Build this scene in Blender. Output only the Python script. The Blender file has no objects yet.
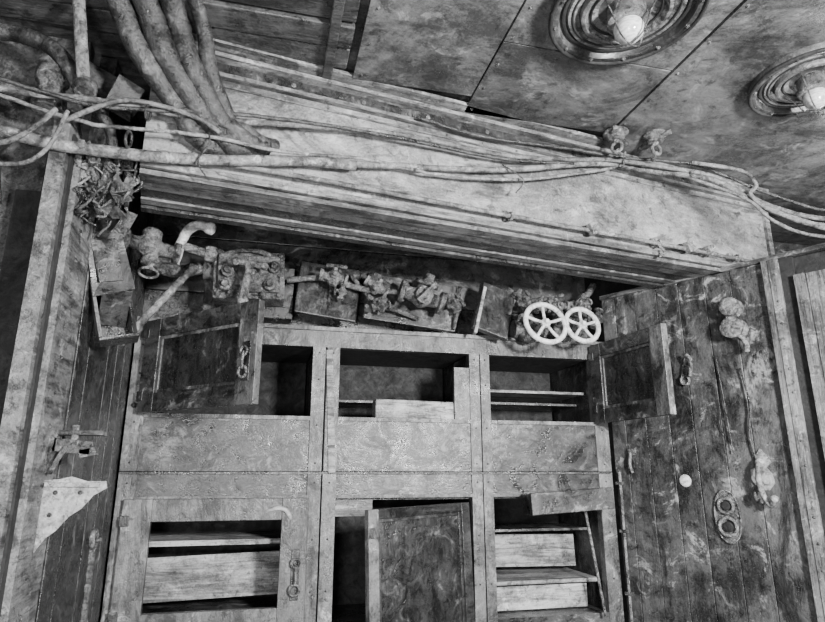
import bpy, bmesh, math, random
from mathutils import Vector, Matrix, Euler
random.seed(7)
V=Vector
# ------------------------------------------------------------------ materials
def mat(name, dark, light, scale=4, stretch=(1,1,1), rough=.6, metal=0, bump=.5, flakes=.5, fl_col=None,
        spots=.8, island=.15, grain=.5, lo=.42, hi=.58, scratch=.3, grit_=.9, fine_=1.1):
    m=bpy.data.materials.new(name); m.use_nodes=True
    nt=m.node_tree; N=nt.nodes; L=nt.links
    bs=N['Principled BSDF']
    def nd(t,**k):
        n=N.new(t)
        for a,b in k.items(): setattr(n,a,b)
        return n
    tc=nd('ShaderNodeTexCoord'); geo=nd('ShaderNodeNewGeometry')
    off=nd('ShaderNodeVectorMath',operation='SCALE'); off.inputs[0].default_value=(7.3,3.1,5.7)
    L.new(geo.outputs['Random Per Island'],off.inputs['Scale'])
    add=nd('ShaderNodeVectorMath',operation='ADD')
    L.new(tc.outputs['Object'],add.inputs[0]); L.new(off.outputs[0],add.inputs[1])
    mp=nd('ShaderNodeMapping'); mp.inputs['Scale'].default_value=stretch
    L.new(add.outputs[0],mp.inputs['Vector'])
    def noise(src,s,d=6,r=.6,dist=0):
        n=nd('ShaderNodeTexNoise'); n.inputs['Scale'].default_value=s; n.inputs['Detail'].default_value=d
        n.inputs['Roughness'].default_value=r; n.inputs['Distortion'].default_value=dist
        L.new(src,n.inputs['Vector']); return n.outputs['Fac']
    def ramp(src,a,b,c0=0,c1=1):
        n=nd('ShaderNodeMapRange'); n.inputs[1].default_value=a; n.inputs[2].default_value=b
        n.inputs[3].default_value=c0; n.inputs[4].default_value=c1; n.interpolation_type='SMOOTHSTEP'
        L.new(src,n.inputs[0]); return n.outputs[0]
    def M_(op,a,b):
        n=nd('ShaderNodeMath',operation=op)
        for i,x in enumerate((a,b)):
            if isinstance(x,(int,float)): n.inputs[i].default_value=x
            else: L.new(x,n.inputs[i])
        return n.outputs[0]
    def layer(src,val,fac):
        n=nd('ShaderNodeMix',data_type='RGBA'); n.inputs[7].default_value=(val,)*3+(1,)
        L.new(src,n.inputs[6]); L.new(fac,n.inputs[0]); return n.outputs[2]
    big=noise(tc.outputs['Object'],scale,9,.7,.8)
    gr=noise(mp.outputs[0],scale*2.4,7,.75,.3)
    fine=noise(mp.outputs[0],scale*14,4,.75)
    fl=noise(tc.outputs['Object'],scale*4.5,8,.78,.8)
    grit=noise(tc.outputs['Object'],170,3,.7)
    base=M_('ADD',M_('MULTIPLY',ramp(big,lo,hi),1-grain),M_('MULTIPLY',ramp(gr,.4,.6),grain))
    base=M_('ADD',M_('MULTIPLY',base,.9),M_('MULTIPLY',M_('SUBTRACT',fine,.5),fine_))
    base=M_('ADD',base,M_('MULTIPLY',M_('SUBTRACT',grit,.5),grit_))
    mix=nd('ShaderNodeMix',data_type='RGBA'); mix.clamp_factor=True
    mix.inputs[6].default_value=(dark,)*3+(1,); mix.inputs[7].default_value=(light,)*3+(1,)
    L.new(base,mix.inputs[0]); col=mix.outputs[2]
    fc=fl_col if fl_col is not None else min(.9,light*1.9)
    col=layer(col,fc,M_('MULTIPLY',ramp(fl,.55,.62,0,flakes),ramp(gr,.42,.6,.25,1)))
    sm=noise(tc.outputs['Object'],scale*.8,5,.6,1.5)
    col=layer(col,fc*.8,M_('MULTIPLY',ramp(sm,.58,.66,0,flakes*.8),ramp(fine,.4,.6)))
    sc=noise(mp.outputs[0],scale*1.1,3,.55,1.8)
    line=ramp(M_('ABSOLUTE',M_('SUBTRACT',sc,.5),0),0,.006,1,0)
    col=layer(col,fc,M_('MULTIPLY',M_('MULTIPLY',line,scratch),ramp(fl,.45,.58)))
    st=noise(mp.outputs[0],scale*1.2,9,.72,1.2)
    col=layer(col,dark*.3,ramp(st,.48,.37,0,spots))
    sp=noise(tc.outputs['Object'],scale*9,5,.7,.5)
    col=layer(col,dark*.2,ramp(sp,.43,.36,0,spots*.8))
    isl=ramp(geo.outputs['Random Per Island'],0,1,1-island,1+island)
    vm=nd('ShaderNodeVectorMath',operation='SCALE'); L.new(col,vm.inputs[0]); L.new(isl,vm.inputs['Scale'])
    L.new(vm.outputs[0],bs.inputs['Base Color'])
    bs.inputs['Metallic'].default_value=metal
    L.new(ramp(fl,.35,.65,max(.12,rough-.22),min(1,rough+.25)),bs.inputs['Roughness'])
    bp=nd('ShaderNodeBump'); bp.inputs['Strength'].default_value=bump; bp.inputs['Distance'].default_value=.008
    L.new(M_('ADD',gr,M_('ADD',M_('MULTIPLY',fine,.5),M_('MULTIPLY',fl,.9))),bp.inputs['Height'])
    L.new(bp.outputs[0],bs.inputs['Normal'])
    return m
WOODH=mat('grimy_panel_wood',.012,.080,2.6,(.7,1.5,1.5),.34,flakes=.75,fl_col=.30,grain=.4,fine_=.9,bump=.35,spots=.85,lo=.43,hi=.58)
WOODV=mat('grimy_frame_wood',.03,.17,3.2,(1.8,.5,1.8),.40,flakes=.7,fl_col=.40,grain=.45,fine_=1.0,bump=.4,spots=.85,island=.3)
WOODL=mat('pale_bare_wood',.08,.48,5,(.3,3,3),.6,flakes=.4,spots=.8)
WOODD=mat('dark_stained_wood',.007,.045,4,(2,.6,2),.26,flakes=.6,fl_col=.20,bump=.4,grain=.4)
PLANK=mat('bulkhead_planks',.014,.10,2.6,(2.2,.7,2.2),.30,flakes=.85,fl_col=.34,island=.06,grain=.4,scratch=.1,spots=.85,lo=.44,hi=.57)
DARK=mat('near_black',.005,.02,5,(1,1,1),.8,flakes=.2,scratch=.1)  # near black; also puts shade of gaps and locker recesses into the colour
STEEL=mat('painted_steel_beam',.08,.27,3,(.6,1.4,1),.36,flakes=.6,fl_col=.44,island=.05,spots=.8,grain=.4,grit_=1.8,scratch=.5)
TRIM=mat('beam_trim',.03,.22,6,(.3,3,3),.4,flakes=.7,island=.2,fl_col=.45)
CEIL=mat('deckhead_plate',.03,.16,2.0,(.8,1.5,1),.28,flakes=.5,spots=.7,island=.15,fl_col=.32,grain=.45,scratch=.15,bump=.35,lo=.43,hi=.58)
CEILD=mat('deckhead_dark',.012,.08,4,(.5,3,1),.42,flakes=.4)
IRON=mat('rusty_iron',.018,.19,14,(1,1,1),.38,metal=.3,flakes=.8,fl_col=.5,bump=.9)
BRASS=mat('corroded_brass',.05,.36,16,(1,1,1),.33,metal=.35,flakes=.6,bump=.8,fl_col=.6)
PALE=mat('white_painted_iron',.35,.85,14,(1,1,1),.5,flakes=.3,spots=.7)
ZINC=mat('pale_torn_metal',.10,.42,9,(1,1,1),.45,flakes=.5,spots=.9,fl_col=.6)
CABLE=mat('cable_sheath',.04,.26,10,(1,1,1),.38,flakes=.7,fl_col=.52,bump=.6)
CABLED=mat('cable_sheath_dark',.010,.07,9,(1,1,1),.25,flakes=.5,fl_col=.25)
RUSTW=mat('rough_plate',.02,.14,12,(1,1,1),.7,flakes=.6,bump=1,fl_col=.3)
POST=mat('post_wood',.03,.20,5,(3,.3,3),.45,flakes=.7,fl_col=.42)
def glass(name,c):
    m=bpy.data.materials.new(name); m.use_nodes=True; b=m.node_tree.nodes['Principled BSDF']
    t=m.node_tree.nodes.new('ShaderNodeTexNoise'); t.inputs['Scale'].default_value=30
    r=m.node_tree.nodes.new('ShaderNodeMapRange'); r.inputs[1].default_value=.35; r.inputs[2].default_value=.6; r.inputs[3].default_value=c*.6; r.inputs[4].default_value=c
    m.node_tree.links.new(t.outputs['Fac'],r.inputs[0]); m.node_tree.links.new(r.outputs[0],b.inputs['Base Color'])
    b.inputs['Roughness'].default_value=.12
    return m
BULB=glass('lamp_glass',.5)
# ------------------------------------------------------------------ builder
def frame(o,u,v):
    u=V(u).normalized(); v=V(v).normalized(); w=u.cross(v)
    M=Matrix((u,v,w)).transposed().to_4x4(); M.translation=V(o); return M
class B:
    def __init__(s,name,mats,M=None):
        s.name=name; s.mats=mats if isinstance(mats,(list,tuple)) else [mats]; s.M=M or Matrix.Identity(4); s.bm=bmesh.new()
    def _f(s,vs,m,smooth=False):
        try:
            f=s.bm.faces.new(vs); f.material_index=m; f.smooth=smooth; return f
        except ValueError: return None
    def box(s,c,size,rot=(0,0,0),m=0,jit=0):
        R=Euler([math.radians(a) for a in rot]).to_matrix(); c=V(c)
        hx,hy,hz=[a/2 for a in size]
        vs=[]
        for x in(-hx,hx):
            for y in(-hy,hy):
                for z in(-hz,hz):
                    p=V((x,y,z))+V([random.uniform(-jit,jit) for _ in range(3)])
                    vs.append(s.bm.verts.new(c+R@p))
        for q in((0,1,3,2),(4,6,7,5),(0,4,5,1),(2,3,7,6),(0,2,6,4),(1,5,7,3)):
            s._f([vs[i] for i in q],m)
        return s
    def bb(s,x0,x1,y0,y1,z0,z1,m=0,jit=0,rot=(0,0,0)):
        return s.box(((x0+x1)/2,(y0+y1)/2,(z0+z1)/2),(abs(x1-x0),abs(y1-y0),abs(z1-z0)),rot,m,jit)
    def prism(s,poly,z0,z1,m=0):
        a=[s.bm.verts.new((p[0],p[1],z0)) for p in poly]; b=[s.bm.verts.new((p[0],p[1],z1)) for p in poly]
        s._f(a[::-1],m); s._f(b,m); n=len(poly)
        for i in range(n): s._f([a[i],a[(i+1)%n],b[(i+1)%n],b[i]],m)
        return s
    def lathe(s,c,axis,prof,m=0,seg=20):
        ax=V(axis).normalized(); t=ax.orthogonal().normalized(); b=ax.cross(t); c=V(c); rings=[]
        for r,h in prof:
            rings.append([s.bm.verts.new(c+ax*h+(t*math.cos(2*math.pi*i/seg)+b*math.sin(2*math.pi*i/seg))*max(r,1e-4)) for i in range(seg)])
        for k in range(len(rings)-1):
            for i in range(seg):
                j=(i+1)%seg; s._f([rings[k][i],rings[k][j],rings[k+1][j],rings[k+1][i]],m,seg>8)
        s._f(rings[0][::-1],m); s._f(rings[-1],m)
        return s
    def cyl(s,p0,p1,r,m=0,seg=16,r2=None):
        p0=V(p0);p1=V(p1); d=p1-p0
        return s.lathe(p0,d,[(r,0),(r if r2 is None else r2,d.length)],m,seg)
    def sphere(s,c,r,m=0,ax=(0,0,1),sq=1,seg=16):
        return s.lathe(c,ax,[(r*math.sin(math.pi*i/10),-r*sq*math.cos(math.pi*i/10)) for i in range(11)],m,seg)
    def tube(s,pts,r,m=0,seg=10,sub=6,closed=False,wob=0):
        P=[V(p) for p in pts]; Q=[]
        n=len(P)
        for i in range(n if closed else n-1):
            g=lambda k:P[k%n] if closed else P[max(0,min(n-1,k))]
            a,b,c,d=g(i-1),g(i),g(i+1),g(i+2)
            for k in range(sub):
                t=k/sub
                Q.append(.5*((2*b)+(c-a)*t+(2*a-5*b+4*c-d)*t*t+(3*b-a-3*c+d)*t**3)+V([random.uniform(-wob,wob) for _ in range(3)]))
        if not closed: Q.append(P[-1])
        nn=len(Q); rings=[]; up=None
        for i,q in enumerate(Q):
            d=(Q[(i+1)%nn]-Q[i-1]) if closed else (Q[min(nn-1,i+1)]-Q[max(0,i-1)])
            if d.length<1e-7: d=V((1,0,0))
            d.normalize()
            up=d.orthogonal().normalized() if up is None else (up-d*up.dot(d)).normalized()
            bn=d.cross(up); rr=r*(1+random.uniform(-.06,.06))
            rings.append([s.bm.verts.new(q+(up*math.cos(2*math.pi*k/seg)+bn*math.sin(2*math.pi*k/seg))*rr) for k in range(seg)])
        for i in range(nn if closed else nn-1):
            A=rings[i];Bq=rings[(i+1)%nn]
            for k in range(seg):
                j=(k+1)%seg; s._f([A[k],A[j],Bq[j],Bq[k]],m,True)
        if not closed: s._f(rings[0][::-1],m); s._f(rings[-1],m)
        return s
    def ring(s,c,axis,R,r,m=0,seg=28,sx=1):
        ax=V(axis).normalized(); t=ax.orthogonal().normalized(); b=ax.cross(t)
        return s.tube([V(c)+t*math.cos(2*math.pi*i/seg)*R+b*math.sin(2*math.pi*i/seg)*R*sx for i in range(seg)],r,m,8,1,True)
    def bolts(s,pts,axis,r=.006,h=.006,m=0):
        for p in pts: s.lathe(p,axis,[(r*1.7,0),(r*1.7,h*.25),(r,h*.3),(r,h),(r*.5,h*1.2)],m,6)
        return s
    def done(s,bev=.0025,seg=2):
        bmesh.ops.recalc_face_normals(s.bm,faces=s.bm.faces[:])
        me=bpy.data.meshes.new(s.name); s.bm.to_mesh(me); s.bm.free()
        for k in s.mats: me.materials.append(k)
        o=bpy.data.objects.new(s.name,me); bpy.context.collection.objects.link(o); o.matrix_world=s.M
        if bev:
            b=o.modifiers.new('bevel','BEVEL'); b.width=bev; b.segments=seg; b.limit_method='ANGLE'; b.angle_limit=math.radians(50)
        return o
W=frame((0,0,0),(1,0,0),(0,0,1))                    # locker front
RW=frame((1.24,0,0),(.468,-.884,0),(0,0,1))         # right bulkhead
BM=frame((.316,-.572,0),(.988,.156,0),(0,0,1))      # deck beam face
CE=frame((0,0,2.32),(1,0,0),(0,-1,0))               # ceiling
# ------------------------------------------------------------------ shell
B('floor',DARK).bb(-1.6,2.8,-3.2,.6,-.06,0).done(0)
B('ceiling',[CEILD,DARK],CE).bb(-1.6,2.8,-.6,3.2,-.08,0).done(0)
B('wall_back',[DARK,CEILD]).bb(-.5,2.8,.40,.46,0,2.32,0).done(0)
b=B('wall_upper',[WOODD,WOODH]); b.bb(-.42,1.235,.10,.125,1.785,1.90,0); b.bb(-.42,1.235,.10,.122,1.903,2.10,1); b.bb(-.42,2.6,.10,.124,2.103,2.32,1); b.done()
b=B('wall_right',[PLANK,DARK,TRIM],RW)
b.bb(.0,2.2,0,1.945,-.08,-.018,1)
x=.0
for wd in [.055,.08,.085,.08,.09,.085,.1]:
    b.bb(x+.0009,x+wd-.0009,0,1.945,-.018,random.uniform(-.001,.001)); x+=wd
b.bb(.0,1.5,1.945,1.96,-.08,.012,2)
b.done(.0015)
b=B('trim_right',[POST,TRIM,DARK,WOODD],RW)
b.bb(.578,.592,0,1.945,0,.022,0); b.bb(.594,.622,0,1.945,0,.012,0)
b.bb(.622,.66,0,1.945,-.01,.0,2)  # near-black strip stands in for the shaded gap between posts
b.bb(.66,.69,0,1.88,0,.020,0); b.bb(.692,.745,0,1.88,0,.012,0); b.bb(.747,.82,0,1.88,0,.016,1); b.bb(.822,.9,0,1.88,0,.012,0)
b.bolts([(.608,z,.012) for z in [.9+.07*i for i in range(14)]],(0,0,1),.003,.003,0)
b.done()
b=B('wall_left',[WOODD,RUSTW,DARK])
b.bb(-.46,-.42,-.55,.40,0,2.32,0)
for i in range(6): b.bb(-.421,-.416+random.uniform(-.001,.001),-.54+i*.09,-.453+i*.09,0,1.95,0)
b.bb(-1.6,-.47,-.60,-.56,0,2.32,1)
b.done()
b=B('trim_left',[POST,WOODV,IRON,DARK])
b.bb(-.468,-.436,-.74,-.55,0,2.02,0); b.bb(-.436,-.431,-.72,-.55,0,2.0,3); b.bb(-.431,-.418,-.70,-.55,0,2.0,0); b.bb(-.50,-.468,-.66,-.60,0,2.02,3)
b.bb(-.56,-.50,-.63,-.60,0,1.9,3)
b.bolts([(-.418,-.64,.9+.07*i) for i in range(15)],(1,0,0),.004,.004,2)
b.done()
# ------------------------------------------------------------------ deck beam
b=B('deck_beam',[STEEL,TRIM,DARK,WOODD],BM)
s0,s1=-.63,1.42
b.bb(s0,s1,1.975,2.235,-.03,0,0)
b.bb(s0,s1,1.960,1.978,-.03,.022,1); b.bb(s0,s1,1.945,1.957,-.03,.012,1)
for i,(a,c,dz) in enumerate([(-.072,-.034,0),(-.120,-.082,.004),(-.162,-.132,0),(-.20,-.172,-.006)]):
    b.bb(s0,s1,1.946+dz,1.965,a,c,3 if i%2 else 1)
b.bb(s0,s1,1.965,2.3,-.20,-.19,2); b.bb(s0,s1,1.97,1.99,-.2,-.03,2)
b.bb(s0,s1,2.235,2.246,-.03,.016,1); b.bb(s0,s1,2.248,2.279,-.03,.004,3); b.bb(s0,s1,2.281,2.292,-.03,.028,1); b.bb(s0,s1,2.294,2.318,-.03,.012,3)
b.bb(s0,s1,2.302,2.312,.012,.05,1)
b.bb(s0,s1,2.214,2.219,0,.004,1); b.bb(s0,s1,2.006,2.010,0,.003,1)
b.bb(s1-.02,s1,1.96,2.24,0,.012,1)
b.bolts([(-.55+.115*i,2.226,0) for i in range(17)],(0,0,1),.003,.004,1)
b.bolts([(-.3+.19*i,2.265,0.004) for i in range(9)],(0,0,1),.004,.004,1)
b.done(.003)
b=B('conduit_pipe',[CABLE,BRASS],BM)
b.tube([(-.6,1.993,.03),(-.2,1.999,.03),(.2,1.997,.03),(.6,1.997,.03),(1.0,1.995,.03),(1.40,1.99,.03)],.0068,0)
for s in(.32,.60,.86,.98,1.07,1.2):
    b.ring((s,1.996,.03),(1,0,0),.010,.004,1,12); b.bb(s-.01,s+.01,1.99,2.02,0.001,.012,1)
for s in(.60,.98,1.07): b.box((s,2.0,.04),(.03,.035,.02),(0,0,20),1)
b.tube([(.85,2.0,.03),(.86,1.96,.05),(.84,1.945,.045)],.004,1)
b.done(.001)
# ------------------------------------------------------------------ ceiling plates
b=B('deckhead_panel',[CEIL,TRIM,IRON],CE)
b.bb(.17,.497,.64,1.3,0,.02); b.bb(.17,.497,1.304,2.6,0,.02)
b.bb(.503,.965,.56,.86,0,.018); b.bb(.503,.965,.864,2.6,0,.018)
b.bb(.972,2.7,.2,2.6,0,.02)
b.bolts([(.19,.66+.12*i,.02) for i in range(10)]+[(.985,.5+.12*i,.02) for i in range(10)]+[(.52,.58+.1*i,.018) for i in range(9)],(0,0,1),.003,.003,2)
b.done(.002)
b=B('deckhead_batten',[CEILD,WOODH],CE)
for i in range(6): b.bb(-1.2,.15,.66+i*.085,.735+i*.085,0,.012+.006*(i%2),0)
b.bb(.09,.115,.6,2.4,.012,.03,0)
b.done(.003)
def port(cx,cy,R):
    b=B('ceiling_lamp',[DARK,CEIL,BULB,TRIM,IRON],Matrix.Translation((cx,cy,2.30)))
    D=(0,0,-1)
    b.lathe((0,0,0),D,[(R,0),(R,.016),(R*.97,.022),(R*.90,.022),(R*.885,.010),(R*.86,.006)],1,44)
    b.lathe((0,0,0),D,[(R*.86,.004),(R*.84,.012),(R*.80,.012),(R*.78,.004)],0,44)
    b.lathe((0,0,0),D,[(R*.78,.003),(R*.76,.014),(R*.62,.008),(R*.60,.002)],3,44)
    b.lathe((0,0,0),D,[(R*.60,.003),(R*.59,.020),(R*.54,.022),(R*.50,.012),(R*.36,.006),(R*.34,.002)],3,40)
    b.ring((0,0,-.022),D,R*1.0,.005,0,44)
    for q in(.70,.46): b.ring((0,0,-.012),D,R*q,.003,0,36)
    b.lathe((0,0,0),D,[(R*.25,.0),(R*.25,.03),(R*.27,.035),(R*.27,.045),(R*.2,.05)],4,30)
    b.lathe((0,0,0),D,[(R*.17,.045),(R*.2,.060),(R*.18,.078),(R*.10,.09),(.002,.094)],2,24)
    for a in range(4):
        c,s=math.cos(a*math.pi/2+.4),math.sin(a*math.pi/2+.4)
        b.tube([(c*R*.5,s*R*.5,-.02),(c*R*.34,s*R*.34,-.05),(c*R*.2,s*R*.2,-.088),(0,0,-.10)],.002,4,6,4)
    b.bolts([(R*.935*math.cos(a*math.pi/6),R*.935*math.sin(a*math.pi/6),-.022) for a in range(12)],D,.0035,.004,4)
    return b.done(.001)
port(.7225,-1.035,.165); port(1.335,-.93,.145)
def block(cx,cy,a):
    b=B('ceiling_pulley_hook',[IRON,BRASS],Matrix.Translation((cx,cy,2.30))@Matrix.Rotation(a,4,'Z'))
    b.lathe((0,0,0),(0,0,-1),[(.038,0),(.038,.006),(.028,.010),(.024,.022),(.016,.026)],0,20)
    b.cyl((0,0,-.02),(0,0,-.036),.009,1,12); b.ring((0,0,-.048),(1,.3,0),.016,.005,0,16)
    b.tube([(0,0,-.055),(.012,0,-.072),(.03,0,-.07),(.034,0,-.055)],.004,1)
    b.box((.04,.01,-.012),(.06,.018,.012),(0,0,15),0); b.box((-.03,-.02,-.01),(.03,.014,.01),(0,0,55),0)
    b.done(.001)
block(.985,-.57,.3); block(1.11,-.585,1.4)
# ------------------------------------------------------------------ locker cabinet
b=B('locker_cabinet',[WOODH,WOODV,DARK,WOODL,WOODD],W)
T=.03
b.bb(-.41,1.225,1.71,1.768,-T,0,1); b.bb(-.41,1.225,1.765,1.778,-.09,.012,1)
for (a,c) in((-.41,-.36),(.145,.187),(.192,.235),(.695,.732),(.736,.77),(1.172,1.225)):
    b.bb(a,c,1.305,1.71,-T,0.001,1); b.bb(a,c,0,1.298,-T,0.001,1)
    b.bolts([((a+c)/2,z,.001) for z in(1.33,1.45,1.6,1.69,1.27,1.1,.95)],(0,0,1),.002,.001,2)
cols=((-.36,.145),(.235,.695),(.77,1.172))
for (a,c) in cols:
    b.bb(a,c,1.305,1.475,-T,-.005,0)
    b.bb(a,c,1.466,1.478,-T,.004,1)
    b.bb(a,c,1.225,1.298,-T,-.005,0)
    b.bb(a,c,1.222,1.232,-T,.002,1)
    b.bb(a,c,.0,.845,-T,-.002,0)
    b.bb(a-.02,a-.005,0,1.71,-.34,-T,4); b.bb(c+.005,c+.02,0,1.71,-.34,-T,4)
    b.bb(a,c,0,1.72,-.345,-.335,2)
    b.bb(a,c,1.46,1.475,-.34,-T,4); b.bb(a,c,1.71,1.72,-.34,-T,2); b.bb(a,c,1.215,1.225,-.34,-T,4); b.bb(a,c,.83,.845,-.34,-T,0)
b.bb(-.41,1.225,1.296,1.303,-.02,.004,4)
b.bb(.191,.1935,1.3,1.71,-.01,.004,2)
b.box((.21,1.5,.004),(.022,.40,.004),(0,0,3),3)
b.bb(.64,.695,1.475,1.66,-.02,-.004,1)
b.bb(.235,.69,1.545,1.553,-.33,-.16,0)
b.bb(.77,1.17,1.585,1.594,-.33,-.06,3); b.bb(.77,1.17,1.548,1.556,-.33,-.12,0)
b.bb(-.36,.14,1.085,1.1,-.33,-.06,3)
b.box((-.11,.98,-.18),(.47,.13,.012),(-6,0,1.5),3)
b.bb(-.36,.14,.875,.885,-.33,-.05,0)
b.bb(.235,.36,1.165,1.215,-.05,-.03,3)
b.bb(.77,1.17,1.10,1.108,-.33,-.10,0); b.box((.97,1.025,-.2),(.38,.11,.012),(-5,0,-1),3)
b.bb(.77,1.17,.935,.947,-.33,-.05,3); b.bb(.78,1.14,.85,.925,-.10,-.085,3)
b.lathe((-.39,1.5,.0),(0,0,1),[(.008,0),(.008,.004),(.003,.006)],2,10)
b.tube([(.02,1.185,.012),(.05,1.195,.022),(.08,1.19,.022),(.10,1.16,.012)],.007,3)
b.done(.003)
def door(name,w,h,M,ring=False,panel=True,st=.055,kind=0):
    b=B(name,[WOODV,WOODD,BRASS,WOODH],M)
    A,H={0:(3,3),1:(3,3),2:(0,0)}[kind]
    b.bb(0,st,0,h,0,.022,0 if kind==1 else A); b.bb(w-st,w,0,h,0,.022,0 if kind==0 else A); b.bb(st,w-st,0,st*.8,0,.0215,H); b.bb(st,w-st,h-st*.8,h,0,.0215,H)  # the paler stile puts a lit edge into the colour
    if panel:
        b.bb(st,w-st,st*.8,h-st*.8,.004,.012,1)
        for a in((st,st+.01,st*.8,h-st*.8),(w-st-.01,w-st,st*.8,h-st*.8),(st+.01,w-st-.01,st*.8,st*.8+.01),(st+.01,w-st-.01,h-st*.8-.01,h-st*.8)):
            b.bb(*a,.010,.017,A if kind else 0)
    if ring:
        b.bb(w-.045,w-.02,h*.22,h*.6,.022,.025,1)
        b.ring((w-.033,h*.5,.034),(0,0,1),.012,.0035,2,16); b.ring((w-.033,h*.3,.034),(0,0,1),.015,.004,2,16)
        b.tube([(w-.033,h*.5,.034),(w-.03,h*.4,.04),(w-.033,h*.33,.034)],.0035,2)
    for z in(.12*h,.8*h): b.bb(-.004,.022,z,z+.03,.022,.025,1)
    return b.done(.002)
door('cabinet_door',.484,.285,frame((-.362,-.012,1.475),(.711,-.703,0),(0,0,1)),ring=True,st=.07)
door('cabinet_door',.385,.285,frame((1.185,-.014,1.472),(.085,-.98,.0),(0,0,1)),st=.06)
door('cabinet_door',.535,.375,frame((-.385,.002,.85),(1,0,0),(0,0,1)),ring=True,panel=False,st=.08,kind=2)
door('cabinet_door',.395,.40,frame((.315,-.16,.795),(.92,.40,.035),(-.025,0,1)),st=.035,kind=1)
# ------------------------------------------------------------------ loose bits
b=B('loose_wood_block',WOODL,W); b.bb(.36,.64,1.479,1.54,-.06,-.01,0,.003); b.done(.004)
b=B('drawer_front',[WOODH,WOODD],frame((.87,-.07,1.165),(1,-.02,.07),(-.05,0,1)))
b.bb(0,.30,0,.07,0,.02,0); b.bb(.0,.02,0,.066,-.06,0,1); b.bb(.28,.30,0,.066,-.06,0,1); b.done()
b=B('loose_rod',BRASS); b.cyl((1.09,-.03,1.19),(1.14,-.03,.84),.005,0,10); b.lathe((1.09,-.03,1.19),(-.1,0,1),[(.005,0),(.009,.004),(.009,.01),(.004,.014)],0,10); b.done(0)
# ------------------------------------------------------------------ valves above lockers
b=B('valve_manifold',[IRON,BRASS,WOODD],W)
b.box((-.075,1.91,.06),(.22,.155,.10),(0,0,3),0); b.box((-.075,1.91,.115),(.19,.12,.02),(0,0,3),0)
b.bb(-.22,.07,1.80,1.98,-.09,.0,2)
for x in(-.17,-.13,-.03,.02):
    for z in(1.845,1.975): b.lathe((x,z,.105),(0,0,1),[(.014,0),(.014,.012),(.008,.014),(.008,.024)],0,6)
b.lathe((-.075,1.91,.12),(0,0,1),[(.035,0),(.035,.015),(.022,.025),(.022,.05),(.012,.055),(.012,.08)],0,18)
b.cyl((-.075,1.92,.19),(-.085,1.81,.19),.009,1,12,.015); b.sphere((-.086,1.80,.19),.018,1); b.cyl((-.115,1.925,.19),(-.03,1.915,.19),.010,1,12)
b.sphere((-.115,1.925,.19),.013,1); b.sphere((-.03,1.915,.19),.013,1)
b.cyl((-.22,1.93,.06),(-.18,1.93,.06),.03,0,16)
for q in((-.14,1.91),(-.0,1.935),(-.01,1.875),(-.145,1.865)): b.lathe((q[0],q[1],.12),(0,0,1),[(.02,0),(.02,.02),(.011,.024),(.011,.036)],0,8)
b.tube([(-.17,1.96,.12),(-.1,1.985,.13),(-.02,1.98,.12),(.03,1.94,.1)],.008,0)
b.done(.003)
b=B('backing_board',[WOODD,WOODH],W); b.box((.185,1.90,.02),(.21,.2,.02),(-12,0,-6),0,.004); b.done(.003)
b=B('backing_board',WOODH,W); b.box((.48,1.885,.0),(.33,.17,.018),(-6,0,-6),0,.004); b.done(.003)
b=B('backing_board',[WOODD,WOODL],W); b.box((.775,1.86,.05),(.13,.2,.02),(-14,0,-18),0,.004); b.box((.715,1.855,.07),(.012,.2,.02),(-14,0,-18),1); b.done(.003)
def cock(x,z,w,rot,sc=1,dark=False,face=0):
    M=W@Matrix.Translation((x,z,w))@Matrix.Rotation(math.radians(rot),4,'Z')@Matrix.Rotation(math.radians(face),4,'X')@Matrix.Scale(sc,4)
    b=B('stop_cock',[IRON if dark else BRASS,IRON],M)
    b.lathe((-.055,0,0),(1,0,0),[(.024,0),(.024,.012),(.014,.014),(.016,.03),(.026,.042),(.03,.055),(.026,.068),(.016,.08),(.014,.096),(.024,.098),(.024,.11)],0,16)
    b.lathe((0,-.035,0),(0,1,0),[(.012,0),(.02,.01),(.02,.05),(.012,.06),(.009,.075)],0,14)
    b.box((0,.046,0),(.075,.014,.012),(0,4,8),1); b.sphere((.038,.05,.0),.010,0)
    b.lathe((0,0,.02),(0,0,1),[(.016,0),(.016,.015),(.009,.018),(.009,.03)],0,6)
    b.bolts([(-.043,.018*math.cos(a),.018*math.sin(a)) for a in(0,1.6,3.1,4.7)],(1,0,0),.004,.005,1)
    b.cyl((0,0,0),(0,0,-.07),.014,1,12)
    return b.done(.0015)
cock(.195,1.93,.09,-8,.85); cock(.225,1.885,.08,80,.5); cock(.345,1.915,.07,-30,.8,False,30); cock(.36,1.845,.07,15,.6,True)
b=B('valve_body',[IRON,BRASS],W@Matrix.Translation((.50,1.885,.08))@Matrix.Rotation(-.25,4,'Z'))
b.lathe((-.08,0,0),(1,0,0),[(.04,0),(.04,.016),(.022,.02),(.026,.05),(.04,.08),(.026,.11),(.022,.14),(.04,.144),(.04,.16)],0,20)
b.lathe((0,0,0),(.1,1,.3),[(.03,.0),(.03,.04),(.042,.042),(.042,.055),(.02,.06),(.016,.085)],0,18)
b.lathe((0,0,.03),(0,-.3,1),[(.03,0),(.03,.02),(.016,.024),(.012,.05)],1,12); b.box((0,-.01,.09),(.09,.016,.012),(0,0,60),1)
b.bolts([(-.066,.032*math.cos(a),.032*math.sin(a)) for a in (0,1.05,2.1,3.1,4.2,5.2)],(1,0,0),.005,.008,0)
b.done(.0015)
cock(.62,1.88,.05,-60,.7,True)
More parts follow.
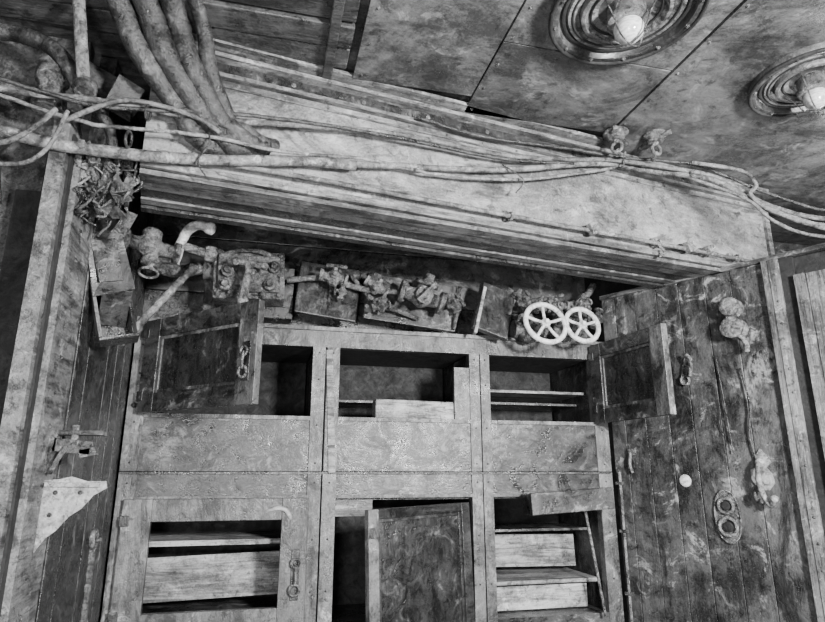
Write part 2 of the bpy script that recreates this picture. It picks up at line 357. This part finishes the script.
def handwheel(x,z,w,R,tilt):
    M=W@Matrix.Translation((x,z,w))@Matrix.Rotation(tilt,4,'X')
    b=B('handwheel_valve',[PALE,IRON,BRASS],M)
    b.ring((0,0,0),(0,0,1),R,.009,0,30); n=5
    b.lathe((0,0,-.012),(0,0,1),[(.014,0),(.016,.006),(.016,.018),(.009,.022),(.008,.03)],0,14)
    for i in range(n):
        a=2*math.pi*i/n+.3; c,s=math.cos(a),math.sin(a)
        b.tube([(c*.01,s*.01,0),(c*R*.5,s*R*.5,-.004),(c*R,s*R,0)],.0055,0,8,3)
    b.cyl((0,0,-.01),(0,.02,-.09),.008,2,12)
    b.lathe((0,.02,-.075),(0,.15,-1),[(.015,0),(.024,.006),(.024,.02),(.018,.024),(.032,.045),(.038,.06),(.03,.085),(.018,.1)],1,16)
    b.lathe((-.06,.04,-.13),(1,0,0),[(.032,0),(.032,.012),(.018,.014),(.02,.05),(.02,.075),(.018,.108),(.032,.11),(.032,.122)],1,16)
    b.cyl((0,.04,-.12),(0,.10,-.14),.02,1,14); b.lathe((0,.09,-.14),(0,1,0),[(.03,0),(.03,.012),(.016,.014),(.014,.05)],2,14)
    b.bolts([(.062,.04+.024*math.cos(a),-.13+.024*math.sin(a)) for a in(0,1.2,2.5,3.8,5)],(1,0,0),.004,.006,2)
    return b.done(.001)
handwheel(.905,1.790,.19,.072,-.25); handwheel(1.065,1.802,.15,.062,-.2)
cock(1.02,1.89,.06,10,.8); cock(1.13,1.90,.05,40,.7,False,20); cock(1.19,1.86,.04,70,.7,True); cock(.88,1.90,.07,-60,.75,True); cock(.95,1.88,.08,30,.6)
b=B('branch_pipe',[IRON,BRASS],W)
b.tube([(.84,1.95,.03),(.9,1.90,.06),(.98,1.915,.05),(1.06,1.9,.04),(1.15,1.94,.03),(1.2,2.0,.02)],.013,0)
b.done(0)
b=B('branch_pipe',[IRON,BRASS],W)
b.tube([(-.4,1.93,.1),(-.3,1.90,.12),(-.23,1.93,.08)],.02,0); b.done(0)
b=B('branch_pipe',[IRON,BRASS],W)
b.tube([(.045,1.92,.05),(.16,1.93,.07),(.3,1.905,.06),(.42,1.9,.07)],.010,0)
b.tube([(.26,1.96,.03),(.35,1.86,.05),(.42,1.84,.05),(.5,1.82,.03)],.008,0); b.tube([(.66,1.95,.02),(.64,1.85,.04),(.63,1.79,.03)],.007,0)
b.done(0)
# ------------------------------------------------------------------ left cluster
b=B('bent_lever_pipe',[PALE,BRASS])
b.tube([(-.275,-.285,1.87),(-.262,-.29,1.93),(-.245,-.305,1.965),(-.215,-.33,1.975),(-.185,-.34,1.965)],.014,0,12)
b.lathe((-.185,-.34,1.965),(1,0,-.2),[(.014,-.01),(.018,0),(.018,.012),(.01,.018)],0,12)
b.cyl((-.262,-.29,1.925),(-.17,-.25,1.915),.013,1,12); b.lathe((-.20,-.26,1.918),(1,.3,0),[(.02,0),(.024,.01),(.024,.03),(.016,.035)],1,12)
b.done(.001)
b=B('gate_valve',[IRON,BRASS])
b.lathe((-.40,-.36,1.905),(1,.35,-.1),[(.03,0),(.03,.015),(.018,.02),(.02,.04),(.032,.06),(.034,.08),(.02,.1),(.018,.13),(.03,.135),(.03,.15)],0,16)
b.lathe((-.325,-.335,1.90),(0,-.2,-1),[(.018,0),(.018,.04),(.026,.045),(.026,.055),(.008,.06),(.008,.08)],1,12)
b.ring((-.325,-.36,1.815),(0,-.3,-1),.024,.004,1,18)
b.lathe((-.33,-.335,1.90),(0,-.2,1),[(.02,0),(.026,.02),(.026,.04),(.014,.05)],1,12)
b.done(.001)
b=B('brace_rod',[CABLE,IRON]); b.cyl((-.235,-.18,1.90),(-.385,-.30,1.63),.011,0,12); b.sphere((-.235,-.18,1.90),.015,1); b.done(0)
M=frame((-.378,-.50,1.735),(.95,.25,.26),(-.26,0,1))
b=B('broken_wooden_box',[POST,WOODD,DARK,WOODH,WOODH],M)
b.bb(-.035,.035,-.125,.125,-.045,-.037,1)
b.bb(-.043,-.035,-.13,.13,-.045,.022,0,.003)
b.bb(.035,.043,-.13,.11,-.045,.010,1,.003)
b.bb(-.043,.043,-.140,-.130,-.045,.025,3,.003)
b.bb(-.037,.037,.115,.125,-.045,.03,4,.002)
b.box((0,.045,.034),(.080,.15,.008),(4,0,3),4,.006)
b.box((0,.045,.040),(.05,.10,.004),(4,0,3),1,.004)
b.box((.0,-.06,.0),(.06,.09,.008),(34,6,-10),1,.005)
b.done(.0015)
b=B('torn_pipe_lagging',[CABLE,CABLED,WOODH,IRON])
for i in range(60):
    p=V((random.uniform(-.43,-.32),random.uniform(-.71,-.60),random.uniform(1.86,1.99)))
    q=[p+V((random.uniform(-.02,.02),random.uniform(-.02,.02),-.014*k+random.uniform(-.01,.01))) for k in range(4)]
    b.tube(q,random.uniform(.0015,.004),random.choice((0,1,1)),6,3,wob=.0015)
for i in range(34):
    b.box((random.uniform(-.42,-.33),random.uniform(-.70,-.6),random.uniform(1.84,1.99)),(random.uniform(.008,.035),.004,random.uniform(.03,.07)),(random.uniform(-40,40),random.uniform(-50,50),random.uniform(0,90)),random.choice((1,0,2,3)),.006)
b.lathe((-.40,-.62,1.95),(.3,-1,-.2),[(.03,0),(.03,.02),(.02,.025),(.02,.05),(.028,.055),(.028,.07)],3,14)
b.done(0)
b=B('wall_bracket_plate',[ZINC,IRON,BRASS],frame((0,-.62,0),(1,0,0),(0,0,1)))
b.prism([(-.418,1.286),(-.39,1.288),(-.37,1.293),(-.34,1.284),(-.305,1.284),(-.302,1.270),(-.325,1.256),(-.345,1.230),(-.365,1.216),(-.385,1.190),(-.402,1.176),(-.418,1.150)],-.004,.001,0)
b.box((-.365,1.277,.004),(.10,.008,.010),(0,0,-1),0); b.bolts([(-.395,1.262,.001),(-.35,1.262,.001),(-.40,1.22,.001)],(0,0,1),.003,.003,1)
b.bb(-.418,-.32,1.375,1.384,-.04,.01,1); b.bb(-.418,-.405,1.30,1.375,-.02,.01,1); b.box((-.375,1.352,-.005),(.07,.026,.03),(0,0,-6),1)
b.cyl((-.375,1.345,.0),(-.375,1.395,.0),.007,2,10); b.box((-.345,1.34,.0),(.03,.016,.02),(0,0,12),2)
b.tube([(-.408,1.30,.01),(-.395,1.325,.02),(-.385,1.35,.01)],.005,1)
b.done(.001)
b=B('spanner',[BRASS,IRON],frame((-.408,-.26,.90),(0,1,0),(.0,0,1)))
b.ring((0,.24,.012),(0,0,1),.020,.007,0,16); b.cyl((0,.222,.012),(0,.05,.012),.008,0,10); b.ring((0,.03,.012),(0,0,1),.022,.009,0,16); b.cyl((0,0.235,-.004),(0,.24,.03),.006,1,8)
b.done(0)
# ------------------------------------------------------------------ right bulkhead items
b=B('door_clip',[BRASS,IRON],RW@Matrix.Translation((.475,1.775,0)))
b.lathe((0,.04,0),(0,0,1),[(.03,0),(.03,.008),(.02,.012),(.02,.03),(.03,.034),(.03,.05),(.016,.056)],0,18)
b.lathe((0,-.03,0),(0,0,1),[(.034,0),(.034,.008),(.024,.012),(.024,.035),(.034,.04),(.034,.055),(.012,.062)],0,18)
b.box((0,.0,.03),(.03,.10,.018),(0,0,8),1); b.tube([(.01,-.05,.03),(.03,-.08,.035),(.03,-.11,.03)],.009,0)
b.done(.001)
b=B('ring_plate',[IRON,BRASS,DARK],RW@Matrix.Translation((.372,1.17,0)))
n=24
b.prism([(.044*math.cos(a)*(1-.1*abs(math.cos(a))),.08*math.sin(a)) for a in [2*math.pi*i/n for i in range(n)]],0,.006,0)
b.tube([(.042*math.cos(a)*(1-.1*abs(math.cos(a))),.078*math.sin(a),.006) for a in [2*math.pi*i/n for i in range(n)]],.003,1,6,1,True)
b.ring((0,.032,.012),(0,0,1),.022,.005,1,20); b.ring((0,-.03,.012),(0,0,1),.026,.005,1,20)
b.lathe((0,.032,.006),(0,0,1),[(.014,0),(.014,.006),(.01,.008)],2,14); b.lathe((0,-.03,.006),(0,0,1),[(.016,0),(.016,.006),(.01,.008)],2,14)
b.done(.001)
b=B('wall_hook',[ZINC,IRON],RW@Matrix.Translation((.49,1.27,0)))
b.prism([(-.012,-.02),(.012,-.02),(.028,.0),(.024,.03),(.012,.045),(.026,.06),(.02,.078),(.0,.10),(-.014,.078),(-.010,.05),(-.032,.04),(-.034,.01)],0,.008,0)
b.tube([(0,.06,.008),(.0,.05,.035),(0,.0,.045),(.005,-.04,.035),(.022,-.062,.04),(.035,-.045,.05)],.008,0); b.sphere((0,.06,.016),.014,0); b.sphere((.036,-.042,.05),.011,0)
b.tube([(-.005,.0,.010),(-.02,-.03,.03),(-.012,-.05,.04),(.0,-.05,.045)],.006,1)
b.done(.001)
b=B('cabin_latch',[IRON,BRASS],RW@Matrix.Translation((.30,1.63,0)))
b.box((0,0,.006),(.03,.09,.012),(0,0,-15),0); b.tube([(0,.03,.012),(.015,.05,.03),(.03,.03,.035),(.02,-.02,.03)],.006,1); b.ring((-.005,-.03,.016),(0,0,1),.014,.004,1,14); b.done(.001)
b=B('round_escutcheon',PALE,RW); b.lathe((.25,1.275,0),(0,0,1),[(.02,0),(.02,.003),(.014,.006),(.001,.007)],0,20); b.done(0)
b=B('wall_pipe',[BRASS,IRON],RW); b.tube([(.02,.5,.012),(.02,1.0,.012),(.022,1.27,.012),(.02,1.30,.012)],.005,0)
for z in(.9,1.1,1.26): b.bb(.008,.032,z,z+.01,0,.02,1)
b.lathe((.07,1.37,0),(0,0,1),[(.014,0),(.014,.01),(.006,.014)],1,8); b.tube([(.07,1.37,.01),(.07,1.33,.02),(.075,1.30,.015)],.005,0)
b.done(0)
b=B('hanging_wire',CABLED,RW)
b.tube([(.47,1.62,.01),(.485,1.5,.015),(.47,1.42,.012),(.48,1.33,.01)],.003,0); b.tube([(.40,1.67,.008),(.41,1.5,.012),(.415,1.36,.01)],.002,0); b.done(0)
# ------------------------------------------------------------------ cables
def S(x): return (x-.316)/.988
def bc(pts,w=.05): return [(S(p[0]),p[1],p[2] if len(p)>2 else w) for p in pts]
b=B('cable_bundle',[CABLE,CABLED,CABLE],BM)
b.tube(bc([(-.90,2.00,.14),(-.557,1.962,.06),(-.377,1.957,.06),(-.18,1.985,.05),(.045,2.035,.04),(.18,2.055,.035)]),.013,0,12,wob=.0006)
b.tube(bc([(.045,2.035,.04),(.304,2.079,.035),(.62,2.135,.035),(.95,2.225,.04),(1.12,2.225,.06),(1.27,2.17,.17),(1.38,2.05,.26),(1.53,1.96,.38),(1.62,1.90,.62)]),.0085,0,12,wob=.0012)
b.tube(bc([(-.80,2.07,.1),(-.57,2.055,.06),(-.39,2.075,.06),(-.188,2.089,.05),(.041,2.132,.04),(.304,2.172,.035),(.607,2.18,.035),(.85,2.21,.05),(1.0,2.235,.06),(1.28,2.19,.16),(1.40,2.07,.25),(1.53,2.0,.37),(1.62,1.95,.62)]),.007,0,12,wob=.0012)
b.tube(bc([(-.80,2.085,.1),(-.57,2.07,.07),(-.39,2.055,.07),(-.188,2.10,.06),(.041,2.137,.05),(.304,2.155,.045),(.607,2.165,.04),(.85,2.20,.045)]),.005,1,10,wob=.0012)
b.tube(bc([(-.80,2.06,.1),(-.57,2.035,.07),(-.42,2.01,.07),(-.3,2.02,.07),(-.18,2.04,.06),(.0,2.045,.05),(.20,2.075,.04),(.42,2.075,.04),(.7,2.12,.04),(1.0,2.215,.05)]),.0045,2,10,wob=.0012)
b.tube(bc([(-.45,2.0,.08),(-.36,2.07,.08),(-.28,2.08,.08),(-.2,2.075,.07),(-.15,2.05,.07)]),.0055,2,10)
b.tube(bc([(.35,2.24,.03),(.55,2.225,.035),(.8,2.25,.035),(1.05,2.26,.05),(1.25,2.23,.14),(1.4,2.12,.24),(1.55,2.03,.36),(1.64,1.99,.6)]),.005,1,10,wob=.001)
b.tube(bc([(-.46,2.0,.12),(-.5,1.94,.12),(-.57,1.91,.1),(-.8,1.90,.1)]),.0055,2,10)
b.tube(bc([(-.44,2.0,.12),(-.47,1.90,.12),(-.55,1.87,.1),(-.8,1.87,.1)]),.0045,0,10)
b.tube(bc([(1.2,2.22,.16),(1.33,2.19,.22),(1.36,2.14,.24),(1.33,2.10,.24),(1.38,2.04,.27),(1.5,1.98,.36),(1.6,1.92,.6)]),.006,2,10)
b.tube(bc([(1.2,2.18,.14),(1.32,2.09,.23),(1.37,2.01,.27),(1.46,1.95,.34),(1.58,1.86,.6)]),.005,2,10)
b.tube(bc([(-.18,2.085,.05),(-.17,2.02,.07),(-.19,1.97,.07),(-.17,1.94,.06)]),.002,1,8); b.tube(bc([(.6,2.14,.05),(.66,2.1,.06),(.64,2.06,.05)]),.002,1,8)
for x,z,w in((-.33,1.985,.08),(-.3,2.06,.075),(1.02,2.235,.055),(1.22,2.20,.12)):
    b.ring((S(x),z,w),(1,0,.2),.016,.003,1,14,1.5)
b.done(0)
b=B('hose_bundle',[CABLED,CABLE])
for i,(x0,y0,x1,y1,r) in enumerate([(-.36,-.80,-.225,-.68,.024),(-.30,-.79,-.175,-.675,.028),(-.245,-.78,-.14,-.67,.025),(-.19,-.76,-.115,-.66,.018)]):
    z1=2.05+.012*i
    b.tube([(x0-.03,y0-.12,2.33),(x0,y0,2.28),(x0*.6+x1*.4-.01,y0*.6+y1*.4-.02,2.19),(x1-.005,y1-.02,2.10),(x1+.02,y1-.01,z1+.01),(x1+.06,y1+.01,z1-.01),(x1+.10,y1+.04,z1+.0)],r,0,14)
b.done(0)
b=B('vertical_pipe',[CABLE,IRON])
b.cyl((-.45,-.80,2.33),(-.42,-.74,2.09),.013,0,14)
b.lathe((-.42,-.74,2.08),(0,0,1),[(.018,0),(.024,.01),(.024,.03),(.018,.04)],1,12)
b.done(0)
b=B('junction_fitting',[IRON,CABLED])
b.lathe((-.5,-.70,2.16),(0,0,-1),[(.03,0),(.034,.01),(.034,.03),(.024,.04),(.024,.07),(.032,.08),(.032,.1)],0,16)
b.lathe((-.6,-.68,2.10),(1,0,0),[(.026,0),(.026,.02),(.018,.03),(.018,.08),(.03,.09),(.03,.12)],0,16)
b.tube([(-.75,-.70,2.22),(-.6,-.70,2.24),(-.5,-.72,2.2),(-.44,-.72,2.12)],.018,1)
b.tube([(-.8,-.66,2.3),(-.65,-.68,2.15),(-.6,-.68,1.98),(-.58,-.66,1.85)],.012,1)
b.tube([(-.42,-.70,2.10),(-.38,-.68,2.05),(-.37,-.66,2.0)],.012,1)
b.box((-.36,-.66,2.14),(.06,.05,.07),(10,20,15),1,.004); b.box((-.44,-.62,2.2),(.08,.04,.05),(0,10,25),1,.004)
b.done(.001)
# ------------------------------------------------------------------ light
w=bpy.data.worlds.new('World'); bpy.context.scene.world=w; w.use_nodes=True
w.node_tree.nodes['Background'].inputs[0].default_value=(1,1,1,1); w.node_tree.nodes['Background'].inputs[1].default_value=.35
def area(n,loc,tgt,size,e):
    l=bpy.data.lights.new(n,'AREA'); l.size=size; l.energy=e
    o=bpy.data.objects.new(n,l); bpy.context.collection.objects.link(o); o.location=loc
    o.rotation_euler=(V(tgt)-V(loc)).to_track_quat('-Z','Y').to_euler()
area('flash_lamp',(1.0,-2.4,1.65),(.6,0,1.6),.25,165)
area('side_fill',(-.35,-2.5,1.1),(.3,0,1.4),.4,34)  # added fill light beside the camera, out of view
for n,l,e in(('corner_fill',(1.75,-.75,2.12),9.0),):  # added point light away from the ports, brightens the right ceiling corner
    d=bpy.data.lights.new(n,'POINT'); d.energy=e; d.shadow_soft_size=.08; o=bpy.data.objects.new(n,d); bpy.context.collection.objects.link(o); o.location=l
# ------------------------------------------------------------------ camera
cd=bpy.data.cameras.new('camera'); cd.sensor_width=36; cd.lens=36*600/825; cd.clip_start=.02
co=bpy.data.objects.new('camera',cd); bpy.context.collection.objects.link(co)
co.location=(0,-2,1.3); co.rotation_euler=(math.radians(105.1),0,math.radians(-13.7))
bpy.context.scene.camera=co
